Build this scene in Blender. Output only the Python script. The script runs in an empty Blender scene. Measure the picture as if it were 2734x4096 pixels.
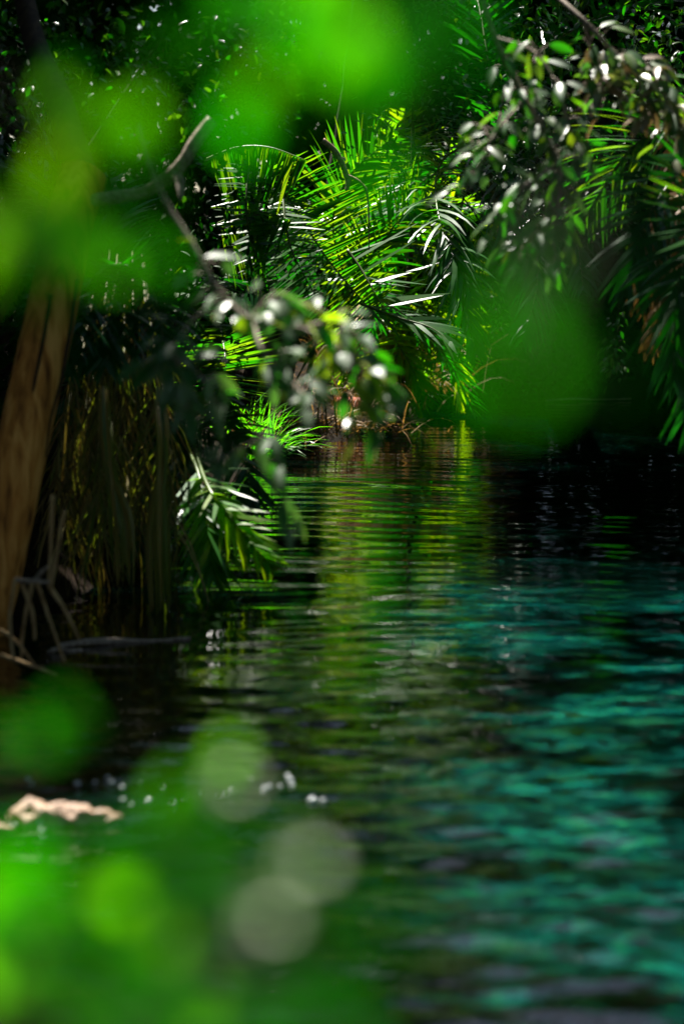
import bpy, math, random
import numpy as np
from mathutils import Vector

S = bpy.context.scene
COL = S.collection
rnd = random.Random(7)
rng = np.random.default_rng(11)

# ------------------------------------------------------------------ camera
CAM_Z, PITCH, FPX = 1.5, math.radians(6.58), 9671.0
cd = bpy.data.cameras.new('camera')
cam = bpy.data.objects.new('camera', cd); COL.objects.link(cam)
cam.location = (0, 0, CAM_Z)
cam.rotation_euler = (math.radians(90) - PITCH, 0, 0)
cd.sensor_fit = 'VERTICAL'; cd.sensor_height = 36.0; cd.lens = 85.0
cd.clip_start = 0.05; cd.clip_end = 600
cd.dof.use_dof = True; cd.dof.focus_distance = 14.3; cd.dof.aperture_fstop = 2.1
S.camera = cam

# ------------------------------------------------------------------ light
SUN_EL, SUN_AZ = math.radians(56), math.radians(-22)      # azimuth from +Y towards +X
s = Vector((math.sin(SUN_AZ) * math.cos(SUN_EL), math.cos(SUN_AZ) * math.cos(SUN_EL), math.sin(SUN_EL)))
SUN = np.array(s)
ld = bpy.data.lights.new('sun', 'SUN'); ld.energy = 5.0; ld.angle = math.radians(0.5); ld.color = (1, .95, .86)
sun = bpy.data.objects.new('sun', ld); COL.objects.link(sun)
sun.rotation_euler = s.to_track_quat('Z', 'Y').to_euler()
W = bpy.data.worlds.new('World'); S.world = W; W.use_nodes = True
wn = W.node_tree.nodes; wl = W.node_tree.links
sky = wn.new('ShaderNodeTexSky'); sky.sky_type = 'NISHITA'; sky.sun_disc = False
sky.sun_elevation = SUN_EL; sky.sun_rotation = SUN_AZ
wl.new(sky.outputs[0], wn['Background'].inputs[0]); wn['Background'].inputs[1].default_value = 0.042
S.view_settings.view_transform = 'Standard'; S.view_settings.look = 'None'
S.view_settings.exposure = 1.95; S.view_settings.gamma = 1
S.cycles.max_bounces = 6; S.cycles.diffuse_bounces = 2; S.cycles.glossy_bounces = 3
S.cycles.transmission_bounces = 4; S.cycles.caustics_reflective = False; S.cycles.caustics_refractive = False
S.cycles.sample_clamp_indirect = 4.0
S.cycles.use_denoising = True

# ------------------------------------------------------------------ helpers
_f = np.array((0, math.cos(PITCH), -math.sin(PITCH))); _u = np.array((0, math.sin(PITCH), math.cos(PITCH)))
def P(px, py, Y):
    r = _f + (px - 1367) / FPX * np.array((1., 0, 0)) + (2048 - py) / FPX * _u
    return np.array((0, 0, CAM_Z)) + r * (Y / r[1])
def PX(px, Y): return (px - 1367) / FPX * Y
def norm(v):
    v = np.asarray(v, float); n = np.linalg.norm(v, axis=-1, keepdims=True); return v / np.maximum(n, 1e-9)

class MB:
    def __init__(s): s.v = []; s.f = []; s.n = 0
    def add(s, v, f):
        v = np.asarray(v, float).reshape(-1, 3)
        s.v.append(v); s.f += [tuple(i + s.n for i in q) for q in f]; s.n += len(v); return s
    def build(s, name, mat, parent=None, smooth=True):
        me = bpy.data.meshes.new(name)
        me.from_pydata(np.concatenate(s.v).tolist() if s.v else [], [], s.f); me.materials.append(mat)
        if smooth: me.polygons.foreach_set('use_smooth', [True] * len(me.polygons))
        o = bpy.data.objects.new(name, me); COL.objects.link(o)
        if parent is not None:
            o.parent = parent; o.matrix_parent_inverse = parent.matrix_basis.inverted()
        return o
def thing(name, label, cat, loc, group=None):
    o = bpy.data.objects.new(name, None); COL.objects.link(o); o.location = tuple(float(c) for c in loc)
    o.empty_display_size = .1
    return tag(o, label, cat, group)
def tag(o, label, cat, group=None):
    o['label'] = label; o['category'] = cat
    if group: o['group'] = group
    return o
def structure(o): o['kind'] = 'structure'; return o

def spline(pts, n):
    pts = np.asarray(pts, float); k = len(pts)
    t = np.linspace(0, k - 1, n); out = []
    for a in t:
        i = min(int(a), k - 2); u = a - i
        p0 = pts[max(i - 1, 0)]; p1 = pts[i]; p2 = pts[i + 1]; p3 = pts[min(i + 2, k - 1)]
        out.append(.5 * (2 * p1 + (p2 - p0) * u + (2 * p0 - 5 * p1 + 4 * p2 - p3) * u * u + (3 * p1 - p0 - 3 * p2 + p3) * u ** 3))
    return np.array(out)
def tube(mb, pts, r0, r1, n=10, sides=8, wob=0.0, seed=0, prof=None):
    c = spline(pts, n); T = norm(np.gradient(c, axis=0)); rr = np.random.default_rng(seed)
    ref = np.array((0.3, 0.2, .93)) if abs(T[0][2]) < .8 else np.array((1., 0, 0))
    V = []; ph = rr.uniform(0, 6.28, 3)
    for i in range(n):
        a = norm(np.cross(T[i], ref)); b = np.cross(T[i], a); q = i / (n - 1)
        r = r0 + (r1 - r0) * q
        if prof: r *= prof(q)
        for j in range(sides):
            th = 2 * math.pi * j / sides
            k = 1 + wob * (math.sin(2 * th + ph[0] + q * 3) + .6 * math.sin(5 * th + ph[1] + 2 * q) + .5 * math.sin(q * 17 + ph[2] + th))
            V.append(c[i] + (a * math.cos(th) + b * math.sin(th)) * r * k)
    F = [(i * sides + j, i * sides + (j + 1) % sides, (i + 1) * sides + (j + 1) % sides, (i + 1) * sides + j) for i in range(n - 1) for j in range(sides)]
    F += [tuple(range(sides))[::-1], tuple((n - 1) * sides + j for j in range(sides))]
    mb.add(V, F); return c

def leaf_batch(mb, C, D, N, L, Wd, curl=0.15, simple=False):
    """C base points, D directions, N normals; L lengths, Wd widths -> leaf blades"""
    C = np.asarray(C, float); n = len(C)
    if n == 0: return
    D = norm(D); side = norm(np.cross(D, N)); N = np.cross(side, D)
    L = np.broadcast_to(np.asarray(L, float), (n,))[:, None]; Wd = np.broadcast_to(np.asarray(Wd, float), (n,))[:, None]
    if simple:
        V = np.stack([C, C + D * L * .45 + side * Wd * .5, C + D * L, C + D * L * .45 - side * Wd * .5], 1)
        F = np.arange(n)[:, None] * 4 + np.array([[0, 1, 2, 3]])
        mb.add(V.reshape(-1, 3), F.tolist()); return
    rows = [(0, .0, 0), (.22, .40, .02), (.5, .5, .0), (.78, .33, -.05), (1., .0, -.14)]
    V = []
    V.append(C)
    for (t, w, h) in rows[1:4]:
        base = C + D * L * t + N * L * (h * curl * 6)
        V.append(base + side * Wd * w + N * Wd * .14); V.append(base); V.append(base - side * Wd * w + N * Wd * .14)
    V.append(C + D * L + N * L * (rows[4][2] * curl * 6))
    V = np.stack(V, 1)
    fs = [(0, 1, 2), (0, 2, 3), (1, 4, 5, 2), (2, 5, 6, 3), (4, 7, 8, 5), (5, 8, 9, 6), (7, 10, 8), (8, 10, 9)]
    F = []
    for i in range(n): F += [tuple(i * 11 + k for k in q) for q in fs]
    mb.add(V.reshape(-1, 3), F)

TARGETS = []                        # places the sun reaches through the canopy: (point, radius)
def lit(px, py, Y, r): TARGETS.append((P(px, py, Y), r))
def sun_mask(C, shrink=0.0):
    keep = np.ones(len(C), bool)
    for T, r in TARGETS:
        rel = C - T; t = rel @ SUN; perp = np.linalg.norm(rel - t[:, None] * SUN, axis=1)
        keep &= ~((t > .9) & (perp < r - shrink))
    return keep

# ------------------------------------------------------------------ materials
def mat(name):
    m = bpy.data.materials.new(name); m.use_nodes = True; return m, m.node_tree.nodes, m.node_tree.links, m.node_tree.nodes['Principled BSDF']
def ramp(ns, stops):
    r = ns.new('ShaderNodeValToRGB'); e = r.color_ramp.elements
    while len(e) < len(stops): e.new(.5)
    for k, (p, c) in zip(e, stops): k.position = p; k.color = (*c, 1)
    return r
def leafmat(name, cols, trans, tfac=.45, rough=.35, spec=.5, mottle=.25):
    m, ns, ls, b = mat(name)
    g = ns.new('ShaderNodeNewGeometry')
    r = ramp(ns, [(i / max(1, len(cols) - 1), c) for i, c in enumerate(cols)]); ls.new(g.outputs['Random Per Island'], r.inputs[0])
    tc = ns.new('ShaderNodeTexCoord'); nz = ns.new('ShaderNodeTexNoise'); nz.inputs['Scale'].default_value = 22; nz.inputs['Detail'].default_value = 3
    ls.new(tc.outputs['Object'], nz.inputs['Vector'])
    mp = ns.new('ShaderNodeMapRange'); mp.inputs[3].default_value = 1 - mottle; mp.inputs[4].default_value = 1 + mottle
    ls.new(nz.outputs[0], mp.inputs[0])
    mx = ns.new('ShaderNodeMix'); mx.data_type = 'RGBA'; mx.blend_type = 'MULTIPLY'; mx.inputs[0].default_value = 1
    ls.new(r.outputs[0], mx.inputs[6]); ls.new(mp.outputs[0], mx.inputs[7])
    ls.new(mx.outputs[2], b.inputs['Base Color']); b.inputs['Roughness'].default_value = rough
    b.inputs['Specular IOR Level'].default_value = spec
    t = ns.new('ShaderNodeBsdfTranslucent')
    r2 = ramp(ns, [(i / max(1, len(trans) - 1), c) for i, c in enumerate(trans)]); ls.new(g.outputs['Random Per Island'], r2.inputs[0])
    ls.new(r2.outputs[0], t.inputs[0])
    x = ns.new('ShaderNodeMixShader'); x.inputs[0].default_value = tfac
    ls.new(b.outputs[0], x.inputs[1]); ls.new(t.outputs[0], x.inputs[2]); ls.new(x.outputs[0], ns['Material Output'].inputs[0])
    return m
def barkmat(name, c0, c1, c2, stretch=(9, 9, 1.6), bump=.4, rough=.8, crack=True):
    m, ns, ls, b = mat(name)
    tc = ns.new('ShaderNodeTexCoord'); mp = ns.new('ShaderNodeMapping'); mp.inputs['Scale'].default_value = stretch
    ls.new(tc.outputs['Object'], mp.inputs[0])
    nz = ns.new('ShaderNodeTexNoise'); nz.inputs['Scale'].default_value = 2.2; nz.inputs['Detail'].default_value = 6; nz.inputs['Distortion'].default_value = .5
    ls.new(mp.outputs[0], nz.inputs[0])
    r = ramp(ns, [(.3, c0), (.5, c1), (.68, c2)]); ls.new(nz.outputs[0], r.inputs[0])
    out = r.outputs[0]
    if crack:
        v = ns.new('ShaderNodeTexNoise'); v.inputs['Scale'].default_value = 1.1; v.inputs['Detail'].default_value = 1
        ls.new(mp.outputs[0], v.inputs[0])
        rr = ramp(ns, [(.485, (1, 1, 1)), (.498, (.12, .1, .1)), (.505, (.12, .1, .1)), (.52, (1, 1, 1))]); ls.new(v.outputs[0], rr.inputs[0])
        mx = ns.new('ShaderNodeMix'); mx.data_type = 'RGBA'; mx.blend_type = 'MULTIPLY'; mx.inputs[0].default_value = 1
        ls.new(out, mx.inputs[6]); ls.new(rr.outputs[0], mx.inputs[7]); out = mx.outputs[2]
    ls.new(out, b.inputs['Base Color']); b.inputs['Roughness'].default_value = rough; b.inputs['Specular IOR Level'].default_value = .25
    bp = ns.new('ShaderNodeBump'); bp.inputs['Strength'].default_value = bump; bp.inputs['Distance'].default_value = .01
    ls.new(nz.outputs[0], bp.inputs['Height']); ls.new(bp.outputs[0], b.inputs['Normal'])
    return m

M = {}
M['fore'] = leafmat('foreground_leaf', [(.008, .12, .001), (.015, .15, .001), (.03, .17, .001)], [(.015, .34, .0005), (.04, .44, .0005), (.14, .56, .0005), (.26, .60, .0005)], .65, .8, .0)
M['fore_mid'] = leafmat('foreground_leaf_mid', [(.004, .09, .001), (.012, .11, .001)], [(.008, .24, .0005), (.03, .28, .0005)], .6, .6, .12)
M['fore_dark'] = leafmat('foreground_leaf_dark', [(.003, .06, .001), (.008, .07, .001)], [(.003, .14, .0005), (.01, .17, .0005)], .5, .6, .12)  # darker copy of the foreground leaf: shade put into the colour
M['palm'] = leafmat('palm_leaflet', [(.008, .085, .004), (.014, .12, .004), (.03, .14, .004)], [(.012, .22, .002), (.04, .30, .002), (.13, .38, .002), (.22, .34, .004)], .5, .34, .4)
M['palm_yellow'] = leafmat('yellowing_leaflet', [(.07, .20, .006), (.14, .24, .006), (.03, .16, .004)], [(.18, .55, .002), (.36, .5, .002), (.08, .5, .002)], .6, .45, .15)  # brighter copy of the palm leaflet: sunlight put into the yellow-green
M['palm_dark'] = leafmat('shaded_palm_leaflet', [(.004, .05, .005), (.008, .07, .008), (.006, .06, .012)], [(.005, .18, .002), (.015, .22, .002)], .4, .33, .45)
M['dead'] = leafmat('dead_leaflet', [(.22, .10, .03), (.36, .24, .10), (.16, .06, .02), (.42, .30, .15)], [(.3, .16, .03), (.18, .08, .02)], .3, .6, .3)
M['skirt'] = leafmat('old_skirt_leaf', [(.12, .06, .02), (.30, .20, .06), (.06, .04, .012), (.14, .16, .02), (.38, .26, .11)], [(.1, .06, .01), (.08, .1, .005)], .2, .6, .2)  # dead-leaf colours darkened to stand in for less sunlight
M['strap'] = leafmat('drooping_leaf_olive', [(.07, .13, .012), (.18, .18, .025), (.22, .14, .03)], [(.1, .2, .004), (.18, .2, .008)], .35, .4, .4)
M['silver'] = leafmat('silvery_leaf', [(.015, .08, .015), (.05, .12, .035), (.14, .20, .12), (.04, .13, .012)], [(.04, .26, .01), (.10, .30, .03), (.24, .46, .005)], .35, .46, .42)
M['silver_yellow'] = leafmat('yellow_green_leaf', [(.16, .26, .01), (.24, .28, .03)], [(.3, .55, .005), (.45, .55, .01)], .5, .4, .5)
M['silver_brown'] = leafmat('dry_silvery_leaf', [(.24, .15, .08), (.32, .25, .20), (.08, .17, .02), (.18, .10, .05)], [(.25, .14, .05), (.12, .35, .01)], .3, .34, .9)
M['small'] = leafmat('small_shrub_leaf', [(.008, .06, .004), (.012, .09, .003), (.05, .09, .012), (.03, .10, .006)], [(.012, .26, .002), (.03, .32, .002), (.13, .30, .004)], .4, .32, .6)
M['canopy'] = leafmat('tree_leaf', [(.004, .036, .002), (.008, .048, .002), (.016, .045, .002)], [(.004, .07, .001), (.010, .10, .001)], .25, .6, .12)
M['grass'] = leafmat('grass_blade', [(.03, .16, .004), (.05, .2, .004), (.10, .2, .01)], [(.07, .6, .002), (.2, .7, .003)], .55, .35, .5)
M['rachis'] = leafmat('palm_rachis', [(.04, .10, .010), (.07, .1, .012)], [(.05, .1, .01)], .1, .4, .4)
M['trunk'] = barkmat('weathered_bark', (.12, .04, .008), (.50, .20, .035), (.72, .36, .09), stretch=(14, 14, 2.2), crack=False)
M['darkbark'] = barkmat('dark_bark', (.012, .009, .006), (.03, .02, .012), (.06, .04, .02), crack=False)
M['palebark'] = barkmat('pale_bark', (.10, .075, .055), (.22, .17, .13), (.34, .28, .22), (30, 30, 30), .3, .7, False)
M['wood'] = barkmat('bleached_driftwood', (.20, .10, .06), (.34, .22, .15), (.46, .34, .26), (25, 25, 25), .5, .6, False)
M['redroot'] = barkmat('red_root', (.18, .03, .01), (.35, .07, .02), (.45, .12, .04), (30, 30, 30), .3, .6, False)
M['stalk'] = barkmat('dry_stalk', (.16, .09, .035), (.32, .20, .08), (.46, .33, .16), (40, 40, 10), .3, .7, False)
def simple(name, c, rough, spec=.5):
    m, ns, ls, b = mat(name); b.inputs['Base Color'].default_value = (*c, 1); b.inputs['Roughness'].default_value = rough; b.inputs['Specular IOR Level'].default_value = spec
    nz = ns.new('ShaderNodeTexNoise'); nz.inputs['Scale'].default_value = 60
    r = ramp(ns, [(.3, tuple(k * .75 for k in c)), (.7, c)]); ls.new(nz.outputs[0], r.inputs[0]); ls.new(r.outputs[0], b.inputs['Base Color'])
    return m
M['petal'] = simple('pale_petal', (.36, .42, .25), .5)
M['foam'] = simple('foam', (.55, .6, .6), .12, 1.0)

# ground
m, ns, ls, b = mat('leaf_litter_soil')
tc = ns.new('ShaderNodeTexCoord'); nz = ns.new('ShaderNodeTexNoise'); nz.inputs['Scale'].default_value = 6; nz.inputs['Detail'].default_value = 9
ls.new(tc.outputs['Object'], nz.inputs[0])
r = ramp(ns, [(.35, (.004, .003, .001)), (.55, (.012, .007, .003)), (.72, (.03, .017, .007))]); ls.new(nz.outputs[0], r.inputs[0])
ls.new(r.outputs[0], b.inputs['Base Color']); b.inputs['Roughness'].default_value = .95; b.inputs['Specular IOR Level'].default_value = .05
bp = ns.new('ShaderNodeBump'); bp.inputs['Strength'].default_value = .8; bp.inputs['Distance'].default_value = .05; ls.new(nz.outputs[0], bp.inputs['Height']); ls.new(bp.outputs[0], b.inputs['Normal'])
M['soil'] = m

# water: bed tones and the teal glow of its sunlit parts, painted on
m, ns, ls, b = mat('spring_water')
tc = ns.new('ShaderNodeTexCoord'); mp = ns.new('ShaderNodeMapping'); mp.inputs['Scale'].default_value = (.8, 2.6, 1); ls.new(tc.outputs['Object'], mp.inputs[0])
nz = ns.new('ShaderNodeTexNoise'); nz.inputs['Scale'].default_value = 1.3; nz.inputs['Detail'].default_value = 5; nz.inputs['Roughness'].default_value = .6; nz.inputs['Distortion'].default_value = .8
ls.new(mp.outputs[0], nz.inputs[0])
sx = ns.new('ShaderNodeSeparateXYZ'); ls.new(tc.outputs['Object'], sx.inputs[0])
# teal glow of the sunlit bed, painted down the right-hand side
ch = ns.new('ShaderNodeMapRange'); ch.inputs[1].default_value = -.5; ch.inputs[2].default_value = .55; ch.interpolation_type = 'SMOOTHSTEP'; ls.new(sx.outputs[0], ch.inputs[0])
cy = ns.new('ShaderNodeMapRange'); cy.inputs[1].default_value = 16.2; cy.inputs[2].default_value = 11.2; cy.interpolation_type = 'SMOOTHSTEP'; n3 = ns.new('ShaderNodeTexNoise'); n3.inputs['Scale'].default_value = 1.1; n3.inputs['Detail'].default_value = 4; ls.new(tc.outputs['Object'], n3.inputs[0])
ay = ns.new('ShaderNodeMath'); ay.operation = 'MULTIPLY_ADD'; ls.new(n3.outputs[0], ay.inputs[0]); ay.inputs[1].default_value = 5.0; ls.new(sx.outputs[1], ay.inputs[2]); ls.new(ay.outputs[0], cy.inputs[0])
m1 = ns.new('ShaderNodeMath'); m1.operation = 'MULTIPLY'; ls.new(cy.outputs[0], m1.inputs[0]); ls.new(ch.outputs[0], m1.inputs[1])
ml = ns.new('ShaderNodeMath'); ml.operation = 'MULTIPLY'; ls.new(nz.outputs[0], ml.inputs[0]); ls.new(m1.outputs[0], ml.inputs[1])
r = ramp(ns, [(.25, (.0002, .002, .0015)), (.40, (.0002, .006, .005)), (.55, (.0005, .027, .023)), (.73, (.0015, .072, .060))]); ls.new(ml.outputs[0], r.inputs[0])
# fine bed mottle and ripple specks, painted in to break the teal up
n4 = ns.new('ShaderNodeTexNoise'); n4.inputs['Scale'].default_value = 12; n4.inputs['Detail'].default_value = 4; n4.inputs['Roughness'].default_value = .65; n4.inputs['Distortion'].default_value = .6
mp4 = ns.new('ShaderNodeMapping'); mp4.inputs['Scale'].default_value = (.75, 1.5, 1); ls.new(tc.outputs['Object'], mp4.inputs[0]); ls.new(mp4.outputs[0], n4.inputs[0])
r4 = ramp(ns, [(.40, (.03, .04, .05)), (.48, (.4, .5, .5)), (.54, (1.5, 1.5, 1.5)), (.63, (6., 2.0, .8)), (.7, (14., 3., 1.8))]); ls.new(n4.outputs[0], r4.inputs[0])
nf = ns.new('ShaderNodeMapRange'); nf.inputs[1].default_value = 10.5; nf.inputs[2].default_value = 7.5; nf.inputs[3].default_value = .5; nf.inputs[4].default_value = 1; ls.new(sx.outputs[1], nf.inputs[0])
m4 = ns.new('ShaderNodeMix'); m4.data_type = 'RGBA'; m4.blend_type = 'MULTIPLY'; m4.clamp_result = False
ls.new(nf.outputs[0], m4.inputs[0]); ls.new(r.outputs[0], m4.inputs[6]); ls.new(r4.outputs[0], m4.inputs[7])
ls.new(m4.outputs[2], b.inputs['Base Color'])
b.inputs['Roughness'].default_value = .03; b.inputs['IOR'].default_value = 1.42
b.subsurface_method = 'BURLEY'; b.inputs['Subsurface Weight'].default_value = .6; b.inputs['Subsurface Radius'].default_value = (.15, 1, .9); b.inputs['Subsurface Scale'].default_value = .10
n2 = ns.new('ShaderNodeTexNoise'); n2.inputs['Scale'].default_value = 14; n2.inputs['Detail'].default_value = 3
mp2 = ns.new('ShaderNodeMapping'); mp2.inputs['Scale'].default_value = (.45, 1.3, 1); ls.new(tc.outputs['Object'], mp2.inputs[0]); ls.new(mp2.outputs[0], n2.inputs[0])
bp = ns.new('ShaderNodeBump'); bp.inputs['Strength'].default_value = .8; bp.inputs['Distance'].default_value = .010; n5 = ns.new('ShaderNodeMapRange'); n5.inputs[1].default_value = 8.5; n5.inputs[2].default_value = 6.0; n5.inputs[3].default_value = .12; n5.inputs[4].default_value = .7; ls.new(sx.outputs[1], n5.inputs[0]); ls.new(n5.outputs[0], bp.inputs['Strength'])
ls.new(n2.outputs[0], bp.inputs['Height']); ls.new(bp.outputs[0], b.inputs['Normal'])
M['water'] = m

# ------------------------------------------------------------------ sun targets
for a in [(1100, 900, 15, .75), (1400, 1000, 15.5, .6), (1580, 1300, 19.3, 1.25), (1560, 1500, 18.9, .9), (1450,1300,18.5,.6), (1080,1750,15.5,.5), (1750,1450,19,.4), (1380,680,13.4,.12), (1500, 1100, 15, .45), (1080, 1800, 15.5, .42),
          (830, 2180, 10.2, .22), (950, 2300, 10, .15), (60, 3265, 6.12, .16), (400, 3262, 6.12, .16), (230, 3262, 6.12, .16), (640, 3210, 6.3, .12), (900, 3190, 6.35, .12), (1120, 3150, 6.45, .12), (1260, 3205, 6.3, .1), (1250, 1350, 6.4, .24), (1480, 1500, 6.4, .24), (1000, 1250, 6.4, .12),
          (2300, 350, 8.5, .55), (2150, 800, 8.2, .35), (2600, 450, 9, .35), (2650, 850, 9.2, .2), (780, 600, 9, .15),
          (900, 350, 11, .12), (450, 1700, 10.5, .06), (330, 1950, 10.4, .05), (880, 1480, 13, .25), (2200, 1050, 8.2, .15), (1650, 1680, 19.7, .2), (1780, 1000, 13, .2),
          (2350, 2350, 10.3, .65), (1900, 2620, 9, .4), (2400, 3500, 5.5, .55), (2600, 2900, 7.2, .35), (1950, 3150, 6.4, .3), (1600, -350, 19.3, 1.3)]:
    lit(*a)
for a in [(1300, 200, 1.15, .06), (460, 580, 1.15, .05), (200, 930, 1.1, .08), (230, 2900, 1.15, .04), (800, 3200, 1.15, .05),
          (500, 3700, 1.1, .11), (1100, 3600, 1.1, .05), (2050, 1400, 1.0, .03), (100, 3400, 1.1, .06), (900, 150, 1.15, .04), (700, 3900, 1.1, .05), (1060, 3680, 1.02, .04), (500, 3950, .63, .08), (1050, 3850, .63, .06), (1225, 3450, 1.03, .04), (930, 3130, 1.1, .04)]:
    lit(*a)

# ------------------------------------------------------------------ terrain
EDGE = np.array([(-2.5, -40), (-2.2, 2), (-1.9, 5), (-1.6, 7), (-1.36, 8.6), (-1.2, 9.6), (-1.0, 11), (-.78, 14), (-.55, 15.7), (-.05, 18), (.3, 19.3), (.85, 21.), (1.8, 22.6), (3.4, 23.2), (60, 24)], float)
EDGER = np.array([(2.6, -40), (2.3, 4), (2.9, 8), (3.1, 12), (3.3, 17), (4.4, 20), (6, 22)], float)
def bank(x, y):
    """signed metres inside the left / far bank or the right bank (positive = land)"""
    P_ = np.stack([x, y], -1)
    def sd(E, sign):
        d = np.full(x.shape, 1e9); sg = np.ones(x.shape)
        for a, c in zip(E[:-1], E[1:]):
            ab = c - a; t = np.clip(((P_ - a) @ ab) / (ab @ ab), 0, 1); q = a + t[..., None] * ab
            dd = np.linalg.norm(P_ - q, axis=-1); cr = ab[0] * (P_[..., 1] - a[1]) - ab[1] * (P_[..., 0] - a[0])
            m_ = dd < d; d = np.where(m_, dd, d); sg = np.where(m_, np.sign(cr) * sign, sg)
        return d * sg
    return np.maximum(np.maximum(sd(EDGE, 1), np.where(y < 22, sd(EDGER, -1), -5)), np.where(y < 1.6, 1.6 - y, -9))
def ground_z(x, y):
    b_ = bank(x, y)
    return np.where(b_ > 0, .04 + .55 * (1 - np.exp(-b_ / .8)) + .02 * b_, np.maximum(-.9, b_ * .5)) + .03 * np.sin(x * 3.1 + y) * np.cos(y * 2.3) * (b_ > 0)
xs = np.concatenate([np.linspace(-250, -9, 14), np.linspace(-8, 9, 120), np.linspace(10, 250, 14)])
ys = np.concatenate([np.linspace(-200, -6, 10), np.linspace(-5, 32, 190), np.linspace(34, 400, 16)])
X, Y = np.meshgrid(xs, ys); Z = ground_z(X, Y); nx = len(xs)
g = MB(); g.add(np.stack([X, Y, Z], -1), [(j * nx + i, j * nx + i + 1, (j + 1) * nx + i + 1, (j + 1) * nx + i) for j in range(len(ys) - 1) for i in range(nx - 1)])
structure(g.build('ground', M['soil']))

# water surface with travelling ripples
xs = np.arange(-2.6, 4.6, .045); ys = np.concatenate([np.arange(1.2, 8.4, .02), np.arange(8.4, 15, .03), np.arange(15, 24.5, .045)])
X, Y = np.meshgrid(xs, ys); Z = np.zeros_like(X); r_ = np.random.default_rng(5)
wx = X + .10 * np.sin(Y * 1.3 + .7 * X); wy = Y + .10 * np.sin(X * 1.7 + .4 * Y) + .05 * np.sin(X * 4.1 - Y)
near = 1 / (1 + np.exp((Y - 7.6) * 1.4)); far = 1 - near
for k in range(66):
    if k < 26: lam = r_.uniform(.15, .38); th = math.radians(84) + r_.normal(0, .09); slope = .0185; env = far       # long-crested ripples down the stream
    elif k < 34: lam = r_.uniform(.6, 1.5); th = math.radians(75) + r_.normal(0, .3); slope = .010; env = 1
    elif k < 40: lam = r_.uniform(.13, .22); th = math.radians(86) + r_.normal(0, .25); slope = .008; env = far
    else: lam = r_.uniform(.09, .28); th = math.radians(82) + r_.normal(0, .45); slope = .062; env = near             # short chop close by
    ph = r_.uniform(0, 6.28); q = 2 * math.pi / lam
    amp = env * slope / q * (0.6 + .4 * np.sin(.5 * X + .37 * Y + ph * 3))
    Z += amp * np.sin(q * (wx * math.cos(th) + wy * math.sin(th)) + ph)
Z *= 1 - .45 / (1 + np.exp(-(Y - 16) * 1.2))
nx = len(xs)
w = MB(); w.add(np.stack([X, Y, Z], -1), [(j * nx + i, j * nx + i + 1, (j + 1) * nx + i + 1, (j + 1) * nx + i) for j in range(len(ys) - 1) for i in range(nx - 1)])
structure(w.build('water', M['water']))

# ------------------------------------------------------------------ palm fronds
def frond(pts, leaf_len, n, up=(0, 0, 1), ang=50, droop=.25, width=.026, v=.25, jit=.12, sides=(1, 1), r=.010, seed=0, prof=None, start=.08, nrm=None, flat=False, lside=1.0):
    rr = np.random.default_rng(seed)
    c = spline(pts, 40); T = norm(np.gradient(c, axis=0)); up = norm(np.array(up, float))
    rb = MB(); tube(rb, pts, r, r * .25, 24, 6)
    lb = MB(); V = []; F = []; k = 0
    for i in range(n):
        q = start + (1 - start) * i / (n - 1)
        a = q * 39; j = min(int(a), 38); p = c[j] + (c[j + 1] - c[j]) * (a - j); t = T[j]
        sd = norm(np.cross(t, up)); nn = np.cross(sd, t)
        pr = (math.sin(math.pi * min(1, q * .86 + .12)) ** .55) if prof is None else prof(q)
        for sgn, on in ((1, sides[0]), (-1, sides[1])):
            if not on or rr.random() < .05: continue
            aa = math.radians(ang if flat else ang * (1.15 - .55 * q)) + rr.normal(0, jit)
            d = t * math.cos(aa) + sd * sgn * math.sin(aa) + nn * (v + rr.normal(0, jit)); d = norm(d)
            L = leaf_len * pr * rr.uniform(.85, 1.1) * (lside if sgn < 0 else 1); wd = width * rr.uniform(.8, 1.15)
            N = norm((np.cross(d, sd * sgn) if nrm is None else np.array(nrm)) + rr.normal(0, .25, 3)); sv = norm(np.cross(d, N))
            pp = p.copy(); dd = d.copy(); m_ = 5
            for e in range(m_):
                u = e / (m_ - 1); ww = wd * (.45 + .55 * math.sin(math.pi * min(.75, u + .2))) * (1 - u ** 3) * .5 + .0008
                V.append(pp - sv * ww); V.append(pp + sv * ww)
                dd = norm(dd + np.array((0, 0, -1.)) * droop * .5 * (e + 1) / m_); pp = pp + dd * L / (m_ - 1)
            for e in range(m_ - 1): F.append((k + 2 * e, k + 2 * e + 1, k + 2 * e + 3, k + 2 * e + 2))
            k += 2 * m_
    lb.add(V, F); return rb, lb
def add_frond(root, pts, L, n, mt='palm', name='frond', **kw):
    rb, lb = frond(pts, L, n, **kw)
    o = lb.build(name, M[mt], root); rb.build('rachis', M['rachis'] if mt != 'dead' else M['stalk'], o)
    return o
GL = (-.1, .6, .75)
def pp(l): return [P(*a) for a in l]
def crown_fronds(root, top, n, length, L, mt='palm', seed=0, lo=-25, hi=75, az=(0, 360), nl=52, width=.024, nrm=None):
    rr = np.random.default_rng(seed)
    for i in range(n):
        a = math.radians(az[0] + (az[1] - az[0]) * (i + rr.uniform(-.3, .3)) / n); e = math.radians(rr.uniform(lo, hi)); ln = length * rr.uniform(.8, 1.1)
        h = np.array((math.cos(a), math.sin(a), 0.)); z = np.array((0, 0, 1.)); p = np.array(top, float); pts = [p.copy()]
        for k in range(4):
            p = p + (h * math.cos(e) + z * math.sin(e)) * ln / 4; pts.append(p.copy()); e -= math.radians(rr.uniform(14, 26))
        if not sun_mask(spline(pts, 12)[4:], -.3).all(): continue
        add_frond(root, pts, L, nl, mt, seed=seed * 50 + i, droop=.35, width=width, r=.014, nrm=nrm)
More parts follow.
